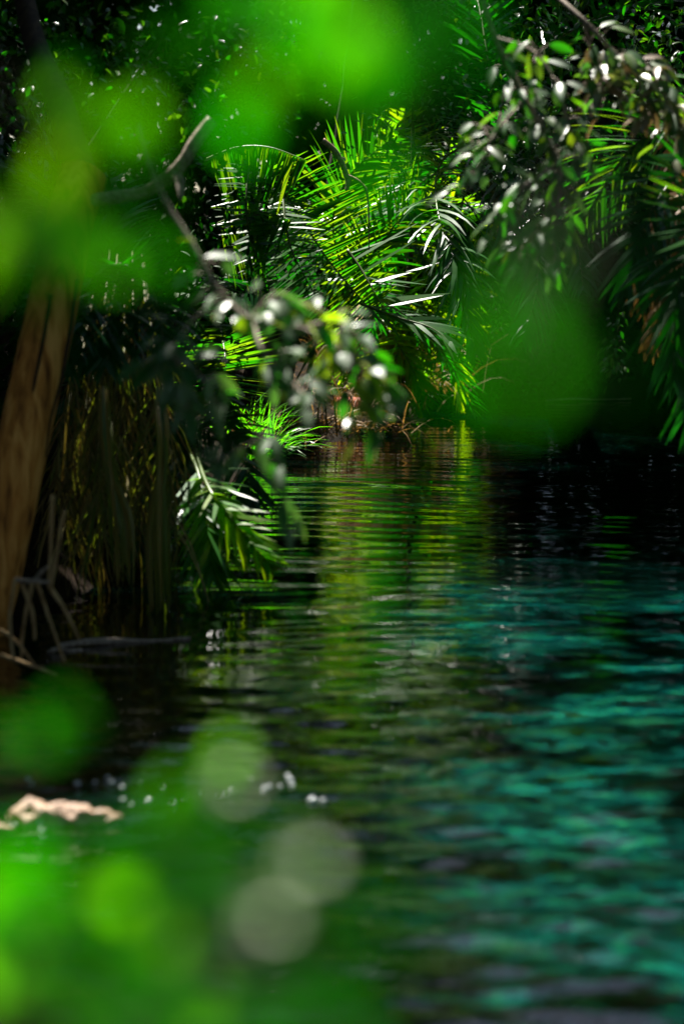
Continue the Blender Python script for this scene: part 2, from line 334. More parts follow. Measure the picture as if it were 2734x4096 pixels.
def palm_trunk(root, base, top, r=.14, seed=0):
    mb = MB(); base = np.array(base); top = np.array(top); mid = (base + top) / 2 + np.array((.05, .02, 0))
    tube(mb, [base, mid, top], r * 1.15, r * .9, 40, 14, .05, seed, prof=lambda q: 1 + .10 * (((q * 26) % 1) - .5))
    return mb.build('trunk', M['darkbark'], root)

# palm in the middle, sunlit
b0 = P(1050, 1700, 17.2); b0[2] = .3; t0 = P(1090, 1150, 16.8)
palm1 = thing('palm_tree', 'sunlit palm in the centre spreading feathery fronds over the far end of the bank', 'palm tree', b0)
palm_trunk(palm1, b0, t0, .16, 1)
HV = (-.15, -.5, .85)
F1 = [
 ([(1060, 640, 15.3), (1190, 850, 15.1), (1320, 1050, 15), (1500, 1260, 14.9)], .60, 62, dict(ang=84, flat=True, droop=.03, up=(0, -1, .1), v=.02, width=.022, jit=.06, lside=.7, nrm=GL, sides=(0, 1))),
 ([(1060, 640, 15.5), (1190, 850, 15.3), (1320, 1050, 15.2), (1500, 1260, 15.1)], .50, 56, dict(ang=86, flat=True, droop=.03, up=(0, -1, .1), v=.02, width=.022, jit=.06, nrm=(-.1, -.5, .8), sides=(1, 0))),
 ([(820, 640, 15.4), (950, 590, 15.2), (1080, 590, 15.1), (1220, 640, 15)], .62, 46, dict(ang=88, flat=True, droop=.1, up=(0, -1, .1), v=.0, width=.024, sides=(1, 0), jit=.07, nrm=(-.5, .7, .3))),
 ([(860, 900, 15.3), (960, 860, 15.1), (1060, 850, 15), (1160, 880, 14.9)], .50, 34, dict(ang=88, flat=True, droop=.1, up=(0, -1, .1), v=.0, width=.026, sides=(1, 0), jit=.07, nrm=(-.5, .7, .3))),
 ([(1000, 640, 15.2), (985, 780, 15), (1000, 950, 14.9), (1080, 1160, 14.8)], .22, 30, dict(ang=80, flat=True, droop=.02, up=(0, -1, .1), v=.0, width=.026, nrm=HV, jit=.12)),
 ([(1130, 760, 15.2), (1140, 880, 15), (1170, 1010, 14.9), (1260, 1180, 14.8)], .26, 30, dict(ang=75, flat=True, droop=.02, up=(0, -1, .1), v=.0, width=.022, nrm=HV, jit=.1)),
 ([(1390, 1000, 14.8), (1440, 1070, 14.7), (1480, 1140, 14.6), (1530, 1230, 14.5)], .42, 9, dict(ang=72, flat=True, droop=.02, up=(0, -1, .1), v=.0, width=.034, nrm=HV, jit=.14, sides=(0, 1), prof=lambda q: 1)),
 ([(1440, 1215, 14.8), (1590, 1270, 14.7), (1720, 1310, 14.6), (1800, 1370, 14.5)], .30, 12, dict(ang=22, droop=.25, up=(0, -.6, .8), v=.0, nrm=HV, width=.03)),
 ([(1400, 1180, 15.6), (1330, 900, 15.6), (1400, 700, 15.6), (1560, 560, 15.5)], .42, 44, dict(ang=55, droop=.2, up=(0, -1, .2))),
 ([(1400, 1200, 15.4), (1500, 1000, 15.4), (1640, 840, 15.4), (1760, 800, 15.3)], .40, 44, dict(ang=50, droop=.3, up=(0, -1, .2))),
 ([(1300, 1180, 16), (1150, 1120, 16), (1000, 1150, 15.8), (860, 1260, 15.5)], .36, 36, dict(ang=50, droop=.4, up=(0, -1, .2))),
]
for i, (q, L, n, kw) in enumerate(F1): add_frond(palm1, pp(q), L, n, 'palm_dark' if i in (10,) else 'palm', seed=i, **kw)
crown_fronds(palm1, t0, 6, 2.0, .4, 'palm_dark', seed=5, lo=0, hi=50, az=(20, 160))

# the far palm low over the bank, sunlit at its foot
b0 = P(1480, 1640, 20.0); b0[2] = .25; t0 = P(1540, 1150, 20)
palm2 = thing('palm_tree', 'low bushy palm with sunlit yellow-green fronds crossing over brown thatch at the waterline', 'palm tree', b0)
palm_trunk(palm2, b0, t0, .2, 2)
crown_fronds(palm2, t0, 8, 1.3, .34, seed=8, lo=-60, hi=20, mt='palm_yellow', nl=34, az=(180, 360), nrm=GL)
for i, q in enumerate([
 [(1540, 1180, 19.6), (1640, 1200, 19.2), (1740, 1310, 19), (1810, 1520, 18.8)],
 [(1480, 1200, 19.6), (1560, 1330, 19), (1650, 1480, 18.8), (1690, 1600, 18.7)],
 [(1700, 1230, 19.6), (1620, 1350, 19.2), (1560, 1480, 19), (1500, 1620, 18.9)],
 [(1750, 1240, 19.6), (1790, 1330, 19.4), (1800, 1420, 19.2), (1790, 1510, 19.1)]]):
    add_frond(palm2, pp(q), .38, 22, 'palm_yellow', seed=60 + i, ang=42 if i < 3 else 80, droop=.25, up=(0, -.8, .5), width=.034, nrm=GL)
for i, (x1, y1, x2, y2) in enumerate([(1440, 1000, 1360, 1300), (1500, 950, 1420, 1420), (1560, 1000, 1500, 1480), (1640, 980, 1590, 1520), (1680, 950, 1700, 1460), (1720, 1000, 1800, 1400), (1760, 950, 1890, 1300),
                                     (1540, 800, 1400, 700), (1620, 780, 1620, 450), (1700, 800, 1850, 650), (1500, 850, 1330, 900), (1740, 850, 1930, 950)]):
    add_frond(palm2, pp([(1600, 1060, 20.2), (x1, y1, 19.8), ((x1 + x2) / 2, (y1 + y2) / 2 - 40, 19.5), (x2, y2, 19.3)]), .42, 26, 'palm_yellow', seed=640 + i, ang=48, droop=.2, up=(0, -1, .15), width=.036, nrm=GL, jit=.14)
for i in range(12):
    x = rnd.uniform(1400, 1680); y = rnd.uniform(1180, 1400); dx = rnd.uniform(-120, 120)
    add_frond(palm2, pp([(x, y, 19.7), (x + dx * .6, y + 90, 19.4), (x + dx, y + rnd.uniform(180, 260), 19.2)]), .28, 24, 'dead', 'dead_frond', seed=70 + i, ang=28, droop=1.2, width=.018)

# leaning palm leaf and straight pendant frond between the palms
b0 = P(2120, 1500, 23.6); b0[2] = .2; t0 = P(1980, 560, 17)
palm3 = thing('palm_tree', 'shaded palm right of centre with drooping dark fronds above the black water', 'palm tree', b0)
palm_trunk(palm3, b0, t0, .14, 3)
for i, q in enumerate([
 [(1930, 560, 16.5), (1770, 640, 14.5), (1750, 850, 13.2), (1880, 1170, 12.8)],
 [(1960, 560, 16.5), (1900, 520, 15), (1990, 700, 14), (2060, 1000, 13.6)],
 [(1980, 560, 16.5), (2150, 620, 15.5), (2280, 850, 15), (2330, 1150, 14.6)],
 [(1960, 580, 16.8), (1850, 800, 16), (1830, 1100, 15.6), (1900, 1400, 15.4)],
 [(2000, 580, 16.8), (2120, 800, 16.4), (2150, 1100, 16), (2090, 1350, 15.8)]]):
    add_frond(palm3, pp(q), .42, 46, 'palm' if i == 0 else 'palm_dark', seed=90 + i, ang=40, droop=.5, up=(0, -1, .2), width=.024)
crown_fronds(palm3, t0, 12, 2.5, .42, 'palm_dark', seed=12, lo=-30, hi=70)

# left palm: dead skirt hanging to the water, dark green low fronds
b0 = P(430, 2200, 12.2); b0[2] = .3; t0 = P(480, 1250, 11.8)
palm4 = thing('palm_tree', 'old palm behind the leaning trunk with a skirt of dead brown fronds', 'palm tree', b0)
palm_trunk(palm4, b0, t0, .2, 4)
for i in range(34):
    x = 215 + 480 * ((i * .618) % 1) + rnd.uniform(-20, 20); yb = rnd.uniform(2080, 2400) + (x - 250) * .08; Yd = rnd.uniform(9.8, 11.6)
    xt = 480 + (x - 455) * .45 + rnd.uniform(-20, 20); rr = np.random.default_rng(500 + i)
    ctr = spline(pp([(xt, rnd.uniform(1000, 1120), Yd + 1.2), (xt * .4 + x * .6 + rnd.uniform(-20, 20), 1500, Yd + .3), (x, 1850, Yd), (x + rnd.uniform(-30, 30), yb - 150, Yd)]), 30)
    rb = MB(); tube(rb, ctr[[0, 10, 20, 29]], .005, .002, 24, 6, .1, i); V = []; F = []; k = 0
    for q in range(30):
        a = int(rr.uniform(4, 28)); p = ctr[a].copy(); d = norm(np.array((rr.normal(0, .55), rr.normal(0, .4), -1))); l = rr.uniform(.15, .5); wd = rr.uniform(.003, .008); sv = norm(np.array((1, rr.normal(0, .8), 0)))
        for e in range(6):
            u = e / 5; ww = wd * (1 - u ** 2) * .6 + .0006; V += [p - sv * ww, p + sv * ww]; d = norm(d + np.array((rr.normal(0, .10), rr.normal(0, .1), -.14))); p = p + d * l / 5
        F += [(k + 2 * e, k + 2 * e + 1, k + 2 * e + 3, k + 2 * e + 2) for e in range(5)]; k += 12
    lb = MB(); lb.add(V, F); o_ = lb.build('dead_frond', M['skirt'] if i % 4 else M['strap'], palm4); rb.build('rachis', M['skirt'], o_)
for i, (q, L, mt, kw) in enumerate([
 ([(880, 1300, 13.6), (900, 1420, 13.2), (905, 1550, 13), (890, 1680, 12.9)], .40, 'palm', dict(ang=85, droop=.05, jit=.05, nrm=GL)),
 ([(560, 1350, 12.6), (680, 1390, 12), (800, 1480, 11.6), (900, 1640, 11.4)], .34, 'palm_dark', dict(ang=50, droop=.4)),
 ([(480, 1060, 10.9), (400, 1090, 10.3), (300, 1220, 10), (250, 1450, 9.9)], .34, 'palm_dark', dict(ang=50, droop=.4)),
 ([(480, 1060, 10.9), (560, 1090, 10.3), (630, 1220, 10), (660, 1430, 9.9)], .34, 'palm_dark', dict(ang=50, droop=.4)),
 ([(480, 1060, 10.9), (470, 1120, 10.3), (450, 1250, 10), (430, 1450, 9.9)], .34, 'palm_dark', dict(ang=50, droop=.4)),
 ([(500, 1500, 12), (620, 1620, 11.4), (760, 1700, 11), (940, 1760, 10.8)], .34, 'palm_dark', dict(ang=55, droop=.3)),
 ([(520, 1600, 12), (640, 1680, 11.2), (720, 1850, 10.9), (730, 2060, 10.7)], .33, 'palm_dark', dict(ang=50, droop=.3)),
 ([(560, 1500, 12), (820, 1600, 11.3), (960, 1800, 11), (1010, 2020, 10.9)], .33, 'palm_dark', dict(ang=50, droop=.3)),
 ([(500, 1250, 12.6), (420, 1350, 12), (330, 1500, 11.6), (300, 1700, 11.4)], .34, 'palm_dark', dict(ang=50, droop=.3)),
 ([(500, 1250, 12.6), (620, 1200, 12.2), (760, 1250, 11.8), (860, 1400, 11.5)], .34, 'palm', dict(ang=50, droop=.3)),
 ([(560, 1700, 11.6), (620, 1800, 11.2), (600, 2000, 11), (560, 2200, 10.9)], .30, 'palm_dark', dict(ang=45, droop=.3))]):
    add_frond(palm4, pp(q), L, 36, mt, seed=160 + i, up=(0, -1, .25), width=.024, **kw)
# frond dipping in the water
add_frond(palm4, pp([(700, 1700, 11.4), (790, 1880, 10.5), (825, 2080, 10.25), (850, 2290, 10.15)]), .33, 32, 'palm', seed=201, ang=36, droop=.12, up=(.1, -1, .15), width=.026, sides=(1, 1), start=.35)
add_frond(palm4, pp([(780, 1800, 10.9), (840, 1960, 10.2), (960, 2120, 10.05), (1080, 2260, 10.0)]), .22, 24, 'palm_yellow', seed=202, ang=34, droop=.12, up=(.1, -1, .15), width=.024, start=.3)
crown_fronds(palm4, t0, 9, 2.0, .4, 'palm_dark', seed=14, lo=20, hi=80, az=(90, 200))

# right-hand palms
b0 = np.array((3.6, 11.5, .5)); t0 = np.array((2.9, 11.2, 3.0))
palm5 = thing('palm_tree', 'palm on the right edge with long dark drooping fronds and orange dead tips', 'palm tree', b0)
palm_trunk(palm5, b0, t0, .16, 5)
for i, (q, L, mt, kw) in enumerate([
 ([(3100, 700, 10), (2900, 760, 9.4), (2850, 860, 9.1), (2860, 1000, 9)], .36, 'palm', dict(ang=85, droop=.02, jit=.05, nrm=HV)),
 ([(3050, 600, 10.6), (2850, 800, 10), (2720, 1100, 9.7), (2690, 1500, 9.6)], .42, 'palm_dark', dict(ang=35, droop=.3)),
 ([(3050, 600, 10.8), (2900, 950, 10.2), (2800, 1300, 9.9), (2770, 1700, 9.8)], .42, 'palm_dark', dict(ang=35, droop=.3)),
 ([(3000, 500, 11), (2780, 620, 10.6), (2600, 850, 10.3), (2500, 1150, 10.2)], .42, 'palm_dark', dict(ang=40, droop=.3)),
 ([(3000, 450, 11.4), (2700, 480, 11.2), (2500, 620, 11.4), (2350, 850, 11.6)], .40, 'palm', dict(ang=45, droop=.3, nrm=(0, .1, 1))),
 ([(2950, 600, 11), (2750, 750, 10.8), (2640, 950, 10.6), (2560, 1200, 10.5)], .3, 'dead', dict(ang=25, droop=.6)),
 ([(2950, 650, 11), (2800, 800, 10.8), (2700, 1050, 10.6), (2600, 1380, 10.5)], .3, 'dead', dict(ang=25, droop=.6)),
 ([(2950, 500, 11.4), (2800, 500, 11.2), (2700, 640, 11.1), (2660, 900, 11)], .3, 'dead', dict(ang=20, droop=.8))]):
    add_frond(palm5, pp(q), L, 44, mt, 'dead_frond' if mt == 'dead' else 'frond', seed=220 + i, up=(0, -1, .2), width=.022, **kw)
crown_fronds(palm5, t0, 14, 2.4, .4, 'palm_dark', seed=16, lo=-20, hi=80)

# tall palm added for its unseen sunlit crown, which brightens the stream's reflection
b0 = np.array((-.2, 21.4, .5)); t0 = np.array((.45, 19.6, 5.3))
palm6 = thing('palm_tree', 'tall slim palm trunk rising behind the central palm, its crown above the picture', 'palm tree', b0)
palm_trunk(palm6, b0, t0, .15, 6)
crown_fronds(palm6, t0, 30, 1.8, .42, 'palm_yellow', seed=18, lo=-40, hi=60, nrm=GL)

# ------------------------------------------------------------------ leaning trunk
b0 = P(-120, 2700, 9.0)
tr = thing('leaning_tree', 'thick weathered warm brown tree trunk leaning in from the left edge', 'tree', b0)
mb = MB(); tube(mb, pp([(-170, 2850, 9.0), (-105, 2600, 9.0), (-22, 2300, 9.0), (65, 1900, 9.0), (135, 1560, 9.05), (230, 1130, 9.15), (290, 850, 9.3), (330, 700, 9.4)]), .108, .09, 70, 32, .03, 3)
trunk = mb.build('trunk', M['trunk'], tr)
mb = MB(); tube(mb, pp([(330, 720, 9.4), (250, 450, 9.8), (120, 100, 10.4), (0, -500, 11)]), .06, .035, 24, 12, .12, 8); mb.build('limb', M['darkbark'], tr)
mb = MB(); tube(mb, pp([(310, 800, 9.3), (470, 790, 9.3), (600, 760, 9.3), (700, 690, 9.2), (770, 590, 9.2), (850, 480, 9.2)]), .028, .022, 30, 10, .18, 4); mb.build('limb', M['palebark'], tr)
mb = MB(); tube(mb, pp([(700, 690, 9.2), (718, 740, 9.15), (722, 800, 9.1)]), .028, .008, 10, 8, .15, 5); mb.build('limb', M['palebark'], tr)
# long splits in the bark, dark ribs lying in the wood
for i, q in enumerate([[(345, 1120), (310, 1330), (285, 1480), (235, 1680), (215, 1830)], [(170, 1180), (130, 1400), (85, 1640), (40, 1900), (0, 2080)]]):
    mb = MB(); tube(mb, pp([(a - (32 if i == 0 else -34), b_, 8.965 if i == 0 else 8.955) for a, b_ in q]), .007, .003, 40, 6, .3, 40 + i); mb.build('bark_split', M['darkbark'], tr)

# ------------------------------------------------------------------ leafy branches
def leafy(name, label, cat, stems, nleaf, ll, lw, mt, barkm='palebark', r=.012, seed=0, hang=.6, spread=.06, mts=None, group=None, tr_len=.12):
    rr = np.random.default_rng(seed); root = thing(name, label, cat, stems[0][0], group)
    sb = MB(); cs = []
    for i, q in enumerate(stems):
        c = tube(sb, q, r if i == 0 else r * .55, r * .3, 26, 6, .12, seed + i); cs.append(c)
    Cc, D, N = [], [], []; wts = np.array([len(q) for q in stems], float); wts /= wts.sum()
    nleaf = int(nleaf * 1.55)
    for i in range(nleaf):
        c = cs[rr.choice(len(cs), p=wts)]; a = rr.uniform(.2, 1) ** .8 * (len(c) - 1); j = min(int(a), len(c) - 2)
        p = c[j] + (c[j + 1] - c[j]) * (a - j); t = norm(c[j + 1] - c[j])
        off = norm(rr.normal(0, 1, 3)) * rr.uniform(0, tr_len)
        if np.linalg.norm(off) > .02: tube(sb, [p, p + off * .5 + (0, 0, .004), p + off], r * .22, r * .12, 4, 4)
        Cc.append(p + off); d = norm(t * .5 + norm(off + 1e-6) * .8 + np.array((0, 0, -hang)) + rr.normal(0, .25, 3))
        n_ = norm(rr.normal(0, .38, 3) + np.array((-.15, -.5, .85))); d = d - .75 * (d @ n_) * n_; D.append(d); N.append(n_)
    sb.build('stem', M[barkm], root)
    Cc, D, N = map(np.array, (Cc, D, N)); mts = mts or [mt]
    pick = rr.integers(0, len(mts), nleaf)
    for k, mm in enumerate(mts):
        s_ = pick == k; lb = MB(); n = s_.sum()
        leaf_batch(lb, Cc[s_], D[s_], N[s_], 1.08 * ll * rr.uniform(.45, 1.2, n), 1.0 * lw * rr.uniform(.7, 1.2, n)); lb.build('foliage', M[mm], root)
    return root

leafy('leafy_branch', 'grey branch with silvery oval leaves arching over the stream in front of the central palm', 'branch',
      [pp([(560, 500, 6.79), (640, 760, 6.67), (770, 980, 6.55), (900, 1190, 6.50), (1010, 1275, 6.44), (1200, 1310, 6.38), (1370, 1400, 6.32), (1500, 1560, 6.32)]),
       pp([(1200, 1310, 6.38), (1330, 1290, 6.44), (1420, 1330, 6.38), (1500, 1500, 6.32)]),
       pp([(1010, 1275, 6.44), (1050, 1400, 6.32), (1150, 1500, 6.32), (1230, 1600, 6.21)]),
       pp([(1370, 1400, 6.32), (1440, 1560, 6.32), (1480, 1700, 6.32)]),
       pp([(1010, 1275, 6.44), (1080, 1190, 6.44), (1150, 1220, 6.44)])], 95, .088, .034, 'silver', seed=3, r=.010, mts=['silver', 'silver', 'silver', 'silver_yellow', 'small'], hang=.7, tr_len=.07)
leafy('leafy_branch', 'drooping twig of dark blue-green leaves hanging before the dead palm skirt', 'branch',
      [pp([(900, 1180, 6.61), (760, 1290, 6.55), (700, 1420, 6.44), (800, 1500, 6.44), (870, 1620, 6.44)]),
       pp([(760, 1290, 6.55), (690, 1380, 6.44), (640, 1480, 6.44)]),
       pp([(700, 1420, 6.44), (740, 1560, 6.44), (760, 1650, 6.44)])], 34, .085, .034, 'silver', seed=5, hang=.7, tr_len=.06, r=.006)
leafy('leafy_branch', 'small hanging spray of dark leaves just above the grass tuft by the water', 'branch',
      [pp([(1130, 1550, 6.55), (1080, 1720, 6.50), (1110, 1850, 6.44), (1150, 2120, 6.44)]),
       pp([(1080, 1720, 6.50), (950, 1800, 6.44), (850, 1860, 6.44)])], 17, .085, .032, 'silver', seed=9, hang=1.2, tr_len=.04, r=.004)
leafy('leafy_branch', 'big branch with glinting grey-white leaves hanging in the upper right', 'branch',
      [pp([(1900, -100, 8.4), (1980, 150, 8.3), (2100, 400, 8.2), (2230, 650, 8.1), (2220, 880, 8), (2200, 1090, 8)]),
       pp([(1980, 150, 8.3), (2150, 220, 8.2), (2250, 420, 8.1), (2300, 640, 8)]),
       pp([(2100, 400, 8.2), (1960, 560, 8.1), (1880, 760, 8)]),
       pp([(2230, 650, 8.1), (2080, 760, 8), (1980, 880, 8)]),
       pp([(2220, 880, 8), (2110, 950, 8), (2080, 1010, 8)])], 135, .095, .032, 'silver', seed=12, hang=.8, tr_len=.1, mts=['silver', 'silver', 'small', 'palm'])
leafy('leafy_branch', 'branch of dry brown and white leaves crossing the top right corner', 'branch',
      [pp([(2150, -80, 9.2), (2330, 80, 9), (2480, 230, 9), (2620, 300, 9), (2700, 430, 9), (2720, 560, 9)]),
       pp([(2480, 230, 9), (2560, 340, 9), (2600, 420, 9)]),
       pp([(2330, 80, 9), (2380, 240, 9), (2420, 400, 9)])], 110, .095, .036, 'silver_brown', seed=14, hang=.5, tr_len=.09, mts=['silver_brown', 'silver_brown', 'silver'])
# curling dry tendril over the central palm
mb = MB(); tube(mb, pp([(1290, 560, 13.4), (1350, 620, 13.4), (1390, 720, 13.4), (1385, 760, 13.4)]), .018, .012, 24, 8, .1, 2)
tube(mb, pp([(1385, 700, 13.4), (1440, 730, 13.4), (1470, 790, 13.4), (1475, 1000, 13.4)]), .010, .003, 24, 6, .1, 3)
tag(mb.build('dry_vine', M['wood']), 'pale dry vine curling down over the central palm fronds', 'vine')

# ------------------------------------------------------------------ shrubs (cloud of small leaves with a stem)
def shrub(name, label, cat, base, blobs, n, ll, lw, mt, seed=0, hang=.3, simple=False, sunny=True, group=None, trunk_r=.03, bark='darkbark', part='foliage', thin=1.0, mask=True):
    rr = np.random.default_rng(seed); root = thing(name, label, cat, base, group); base = np.array(base, float)
    sb = MB(); vol = np.array([b[1][0] * b[1][1] * b[1][2] for b in blobs]) ** .8; vol /= vol.sum()
    for i, (c, rad) in enumerate(blobs):
        c = np.array(c, float)
        if i and not sun_mask(spline([base, base * .45 + c * .55, c], 40), -.12).all(): continue
        tube(sb, [base + rr.normal(0, .02, 3), base * .45 + c * .55 + rr.normal(0, .08, 3), c], trunk_r, trunk_r * .25, 12, 6, .1, seed + i)
    sb.build('trunk' if cat == 'tree' else 'stem', M[bark], root)
    C = []; 
    for i, (c, rad) in enumerate(blobs):
        k = int(n * vol[i]); d = norm(rr.normal(0, 1, (k, 3))); q = rr.uniform(.15, 1, (k, 1)) ** .45
        # clumping
        cl = norm(rr.normal(0, 1, (max(6, k // 60), 3))) * rr.uniform(.4, 1, (max(6, k // 60), 1)); w_ = cl[rr.integers(0, len(cl), k)] + rr.normal(0, .17, (k, 3))
        mixm = rr.random((k, 1)) < .65; pts = np.where(mixm, w_, d * q); C.append(np.array(c) + pts * np.array(rad))
    C = np.concatenate(C); C = C[C[:, 2] > .03]
    k = len(C); D = norm(rr.normal(0, 1, (k, 3)) + np.array((0, 0, -hang))); N = rr.normal(0, .6, (k, 3)) + np.array((0, 0, 1.))
    if mask:
        if simple: gp = ~((C[:, 2] > 3.8) & (((C[:, 0] - 2.1) / 1.7) ** 2 + ((C[:, 1] - 14.5) / 5.0) ** 2 < 1)); C = C[gp]; D = D[gp]; N = N[gp]  # opening cut in the canopy so sky glints reach the water
        w_ = sun_mask(C, -.25 * ll) & sun_mask(C + D * ll * .5, -.25 * ll) & sun_mask(C + D * ll, -.1 * ll); C = C[w_]; D = D[w_]; N = N[w_]; k = len(C)
    lb = MB(); leaf_batch(lb, C, D, N, ll * rr.uniform(.6, 1.2, k), lw * rr.uniform(.7, 1.2, k), simple=simple); lb.build('crown' if cat == 'tree' else part, M[mt], root)
    return root
def B(px, py, Y, r): return (P(px, py, Y), r)
shrub('shrub', 'dark small-leaved shrub with scattered white glinting leaves in the upper left', 'shrub', (-1.9, 11.5, .5),
      [B(650, 150, 11, (.45, .4, .35)), B(350, 350, 11, (.5, .5, .5)), B(950, 350, 11.5, (.45, .5, .4)), B(700, 500, 11.5, (.5, .5, .4)), B(1150, 120, 12, (.5, .5, .3)), B(150, 80, 11.5, (.5, .5, .5))], 1900, .05, .024, 'small', 31)
shrub('shrub', 'thin dark shrub hanging between the central palm and the upper right branch', 'shrub', (.5, 22.5, .4),
      [B(1650, 350, 14.5, (.35, .4, .7)), B(1800, 150, 15, (.6, .4, .5)), B(1500, 620, 14, (.25, .3, .3))], 900, .05, .022, 'small', 32)
shrub('shrub', 'green leafy shrub crowded behind the glinting branch in the upper right', 'shrub', (3.4, 15.5, .5),
      [B(2300, 350, 13.5, (.6, .6, .6)), B(2150, 700, 14, (.5, .5, .5)), B(2600, 650, 13.5, (.5, .5, .5)), B(2450, 100, 14, (.8, .6, .5))], 2600, .06, .026, 'small', 33)
shrub('shrub', 'dark low shrub filling the bank behind the leaning trunk', 'shrub', (-2.3, 12.5, .4),
      [B(100, 1400, 11.5, (.5, .5, .6)), B(500, 1250, 12.8, (.7, .5, .5)), B(0, 800, 12, (.7, .6, .7)), B(600, 900, 13, (.7, .5, .6)), B(250,1900,12.2,(.6,.4,.5))], 4200, .06, .026, 'canopy', 34, simple=False)
# trailing creepers right of centre
for i, (q, sd) in enumerate([([(1450, 480, 14), (1600, 650, 14), (1640, 900, 14), (1700, 1050, 14)], 41), ([(1950, 1050, 17), (1980, 1200, 17), (2000, 1330, 17)], 42), ([(2480, 1150, 12), (2460, 1350, 12), (2440, 1500, 12)], 43)]):
    leafy('hanging_vine', ['thin vine of small green leaves trailing from the top beside the central palm', 'short vine of tiny leaves trailing over the dark gap above the water', 'thin yellowish vine trailing beside the right-hand palm'][i], 'vine',
          [pp(q)], 45, .045, .018, 'small', 'darkbark', .004, sd, .8, tr_len=.08)

# background wall of vegetation beyond the stream
BG = [(-6.5, 21, 3.0), (-4.2, 22.5, 3.2), (-2.2, 23, 3.2), (-.4, 24, 3.2), (1.4, 26, 3.4), (3.2, 26.5, 3.2), (5.2, 25, 3.2), (7.5, 23, 3.2), (4.9, 19.5, 2.2), (-3.6, 17, 2.2), (-3.0, 14, 1.7), (4.7, 15, 1.9), (4.7, 11, 1.7), (-9, 30, 5.5), (-3.5, 33, 5.5), (2.5, 34, 5.5), (8, 32, 5.5), (13, 28, 5.5), (11, 18, 4.5), (-9.5, 20, 4.5)]
BGL = ['far left', 'second from the left', 'third from the left', 'behind the central palm', 'behind the gap over the black water', 'behind the right side of the gap', 'right of the gap', 'far right',
       'nearer one at the right bend', 'nearer one left of the central palm', 'nearest one on the left bank', 'middle one on the right bank', 'nearest one on the right bank', 'tall left one in the row behind', 'tall one left of centre in the rear row', 'tall one right of centre in the rear row', 'tall one in the row behind at right', 'outermost at right', 'outer one on the right bank', 'outer one on the left bank']
for i, (x, y, R) in enumerate(BG):
    z0 = float(ground_z(np.array([x]), np.array([y]))[0])
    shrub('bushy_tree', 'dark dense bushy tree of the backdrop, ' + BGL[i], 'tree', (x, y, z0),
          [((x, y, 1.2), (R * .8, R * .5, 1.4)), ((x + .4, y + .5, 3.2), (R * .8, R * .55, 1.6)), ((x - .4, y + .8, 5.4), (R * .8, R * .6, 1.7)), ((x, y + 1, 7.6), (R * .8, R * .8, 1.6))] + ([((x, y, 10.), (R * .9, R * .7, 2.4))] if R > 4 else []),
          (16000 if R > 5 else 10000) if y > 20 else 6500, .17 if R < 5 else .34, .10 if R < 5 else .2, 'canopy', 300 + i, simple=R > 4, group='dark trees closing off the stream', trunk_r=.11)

for i, (x, y, lb_) in enumerate([(1.9, 22.7, 'low black-green undergrowth at the far shore behind the thin branch'), (3.4, 23.3, 'low black-green undergrowth at the far shore on the right'), (.9, 21.7, 'low black-green undergrowth between the far palm and the gap')]):
    shrub('undergrowth_shrub', lb_, 'shrub', (x, y + .3, float(ground_z(np.array([x]), np.array([y + .3]))[0])), [((x, y, .35), (.9, .5, .4)), ((x + .3, y + .4, .9), (.9, .5, .5))], 2200, .12, .06, 'canopy', 280 + i)
# unseen canopy trees above the frame, placed so their shade falls where wanted
CT = [(-5, 6, 4.2), (-4.6, 11, 4.0), (-5, 16, 4.2), (0.2, 28, 4.4), (-5.5, 0, 4.4), (5.6, 1, 4.2), (6, 7, 4.0), (6, 13, 4), (6.5, 19, 4.2), (-1, -5, 4.5), (-8.5, 24, 4), (-9, 12, 4), (10, 12, 4), (10, 22, 4), (-10, 3, 4)]
OV = [(-1.2, 6.5), (-1.2, 11.2), (-1, 16), (0.4, 21), (-1.4, 1.5), (1.8, 2.2), (2.6, 21.5), (-.2, 18.5), (-1.8, 20)]
k = 0
for i, (x, y, R) in enumerate(CT):
    z0 = float(ground_z(np.array([x]), np.array([y]))[0]); blobs = [((x, y, 7.5), (R, R, 1.6)), ((x * .8, y + .5, 5.2), (R * .7, R, 1.1))]
    if abs(x) > 8: blobs = [((x, y, 4.5), (R, R, 4.0))]
    elif abs(x) > 3: blobs.append(((x * 1.25, y, 3.0), (1.6, R * .8, 2.4)))
    for a in (OV[k:k + 1] if i < 9 else []): blobs.append(((a[0], a[1], 6.6 if a[1] < 18 else 8.2), (2.6 if a[1] < 18 else 3.2, 3.0, 1.1 if a[1] < 18 else 1.8)))
    if i < 9: k += 1
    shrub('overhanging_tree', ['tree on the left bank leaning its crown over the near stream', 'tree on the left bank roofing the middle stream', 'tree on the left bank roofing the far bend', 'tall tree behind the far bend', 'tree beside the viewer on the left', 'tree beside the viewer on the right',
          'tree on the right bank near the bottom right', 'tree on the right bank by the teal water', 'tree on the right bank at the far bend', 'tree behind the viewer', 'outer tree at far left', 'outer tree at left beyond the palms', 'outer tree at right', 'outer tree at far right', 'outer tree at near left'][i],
          'tree', (x, y, z0), blobs, 14000, .26, .16, 'canopy', 400 + i, simple=True, group='tall shade trees', trunk_r=.16)

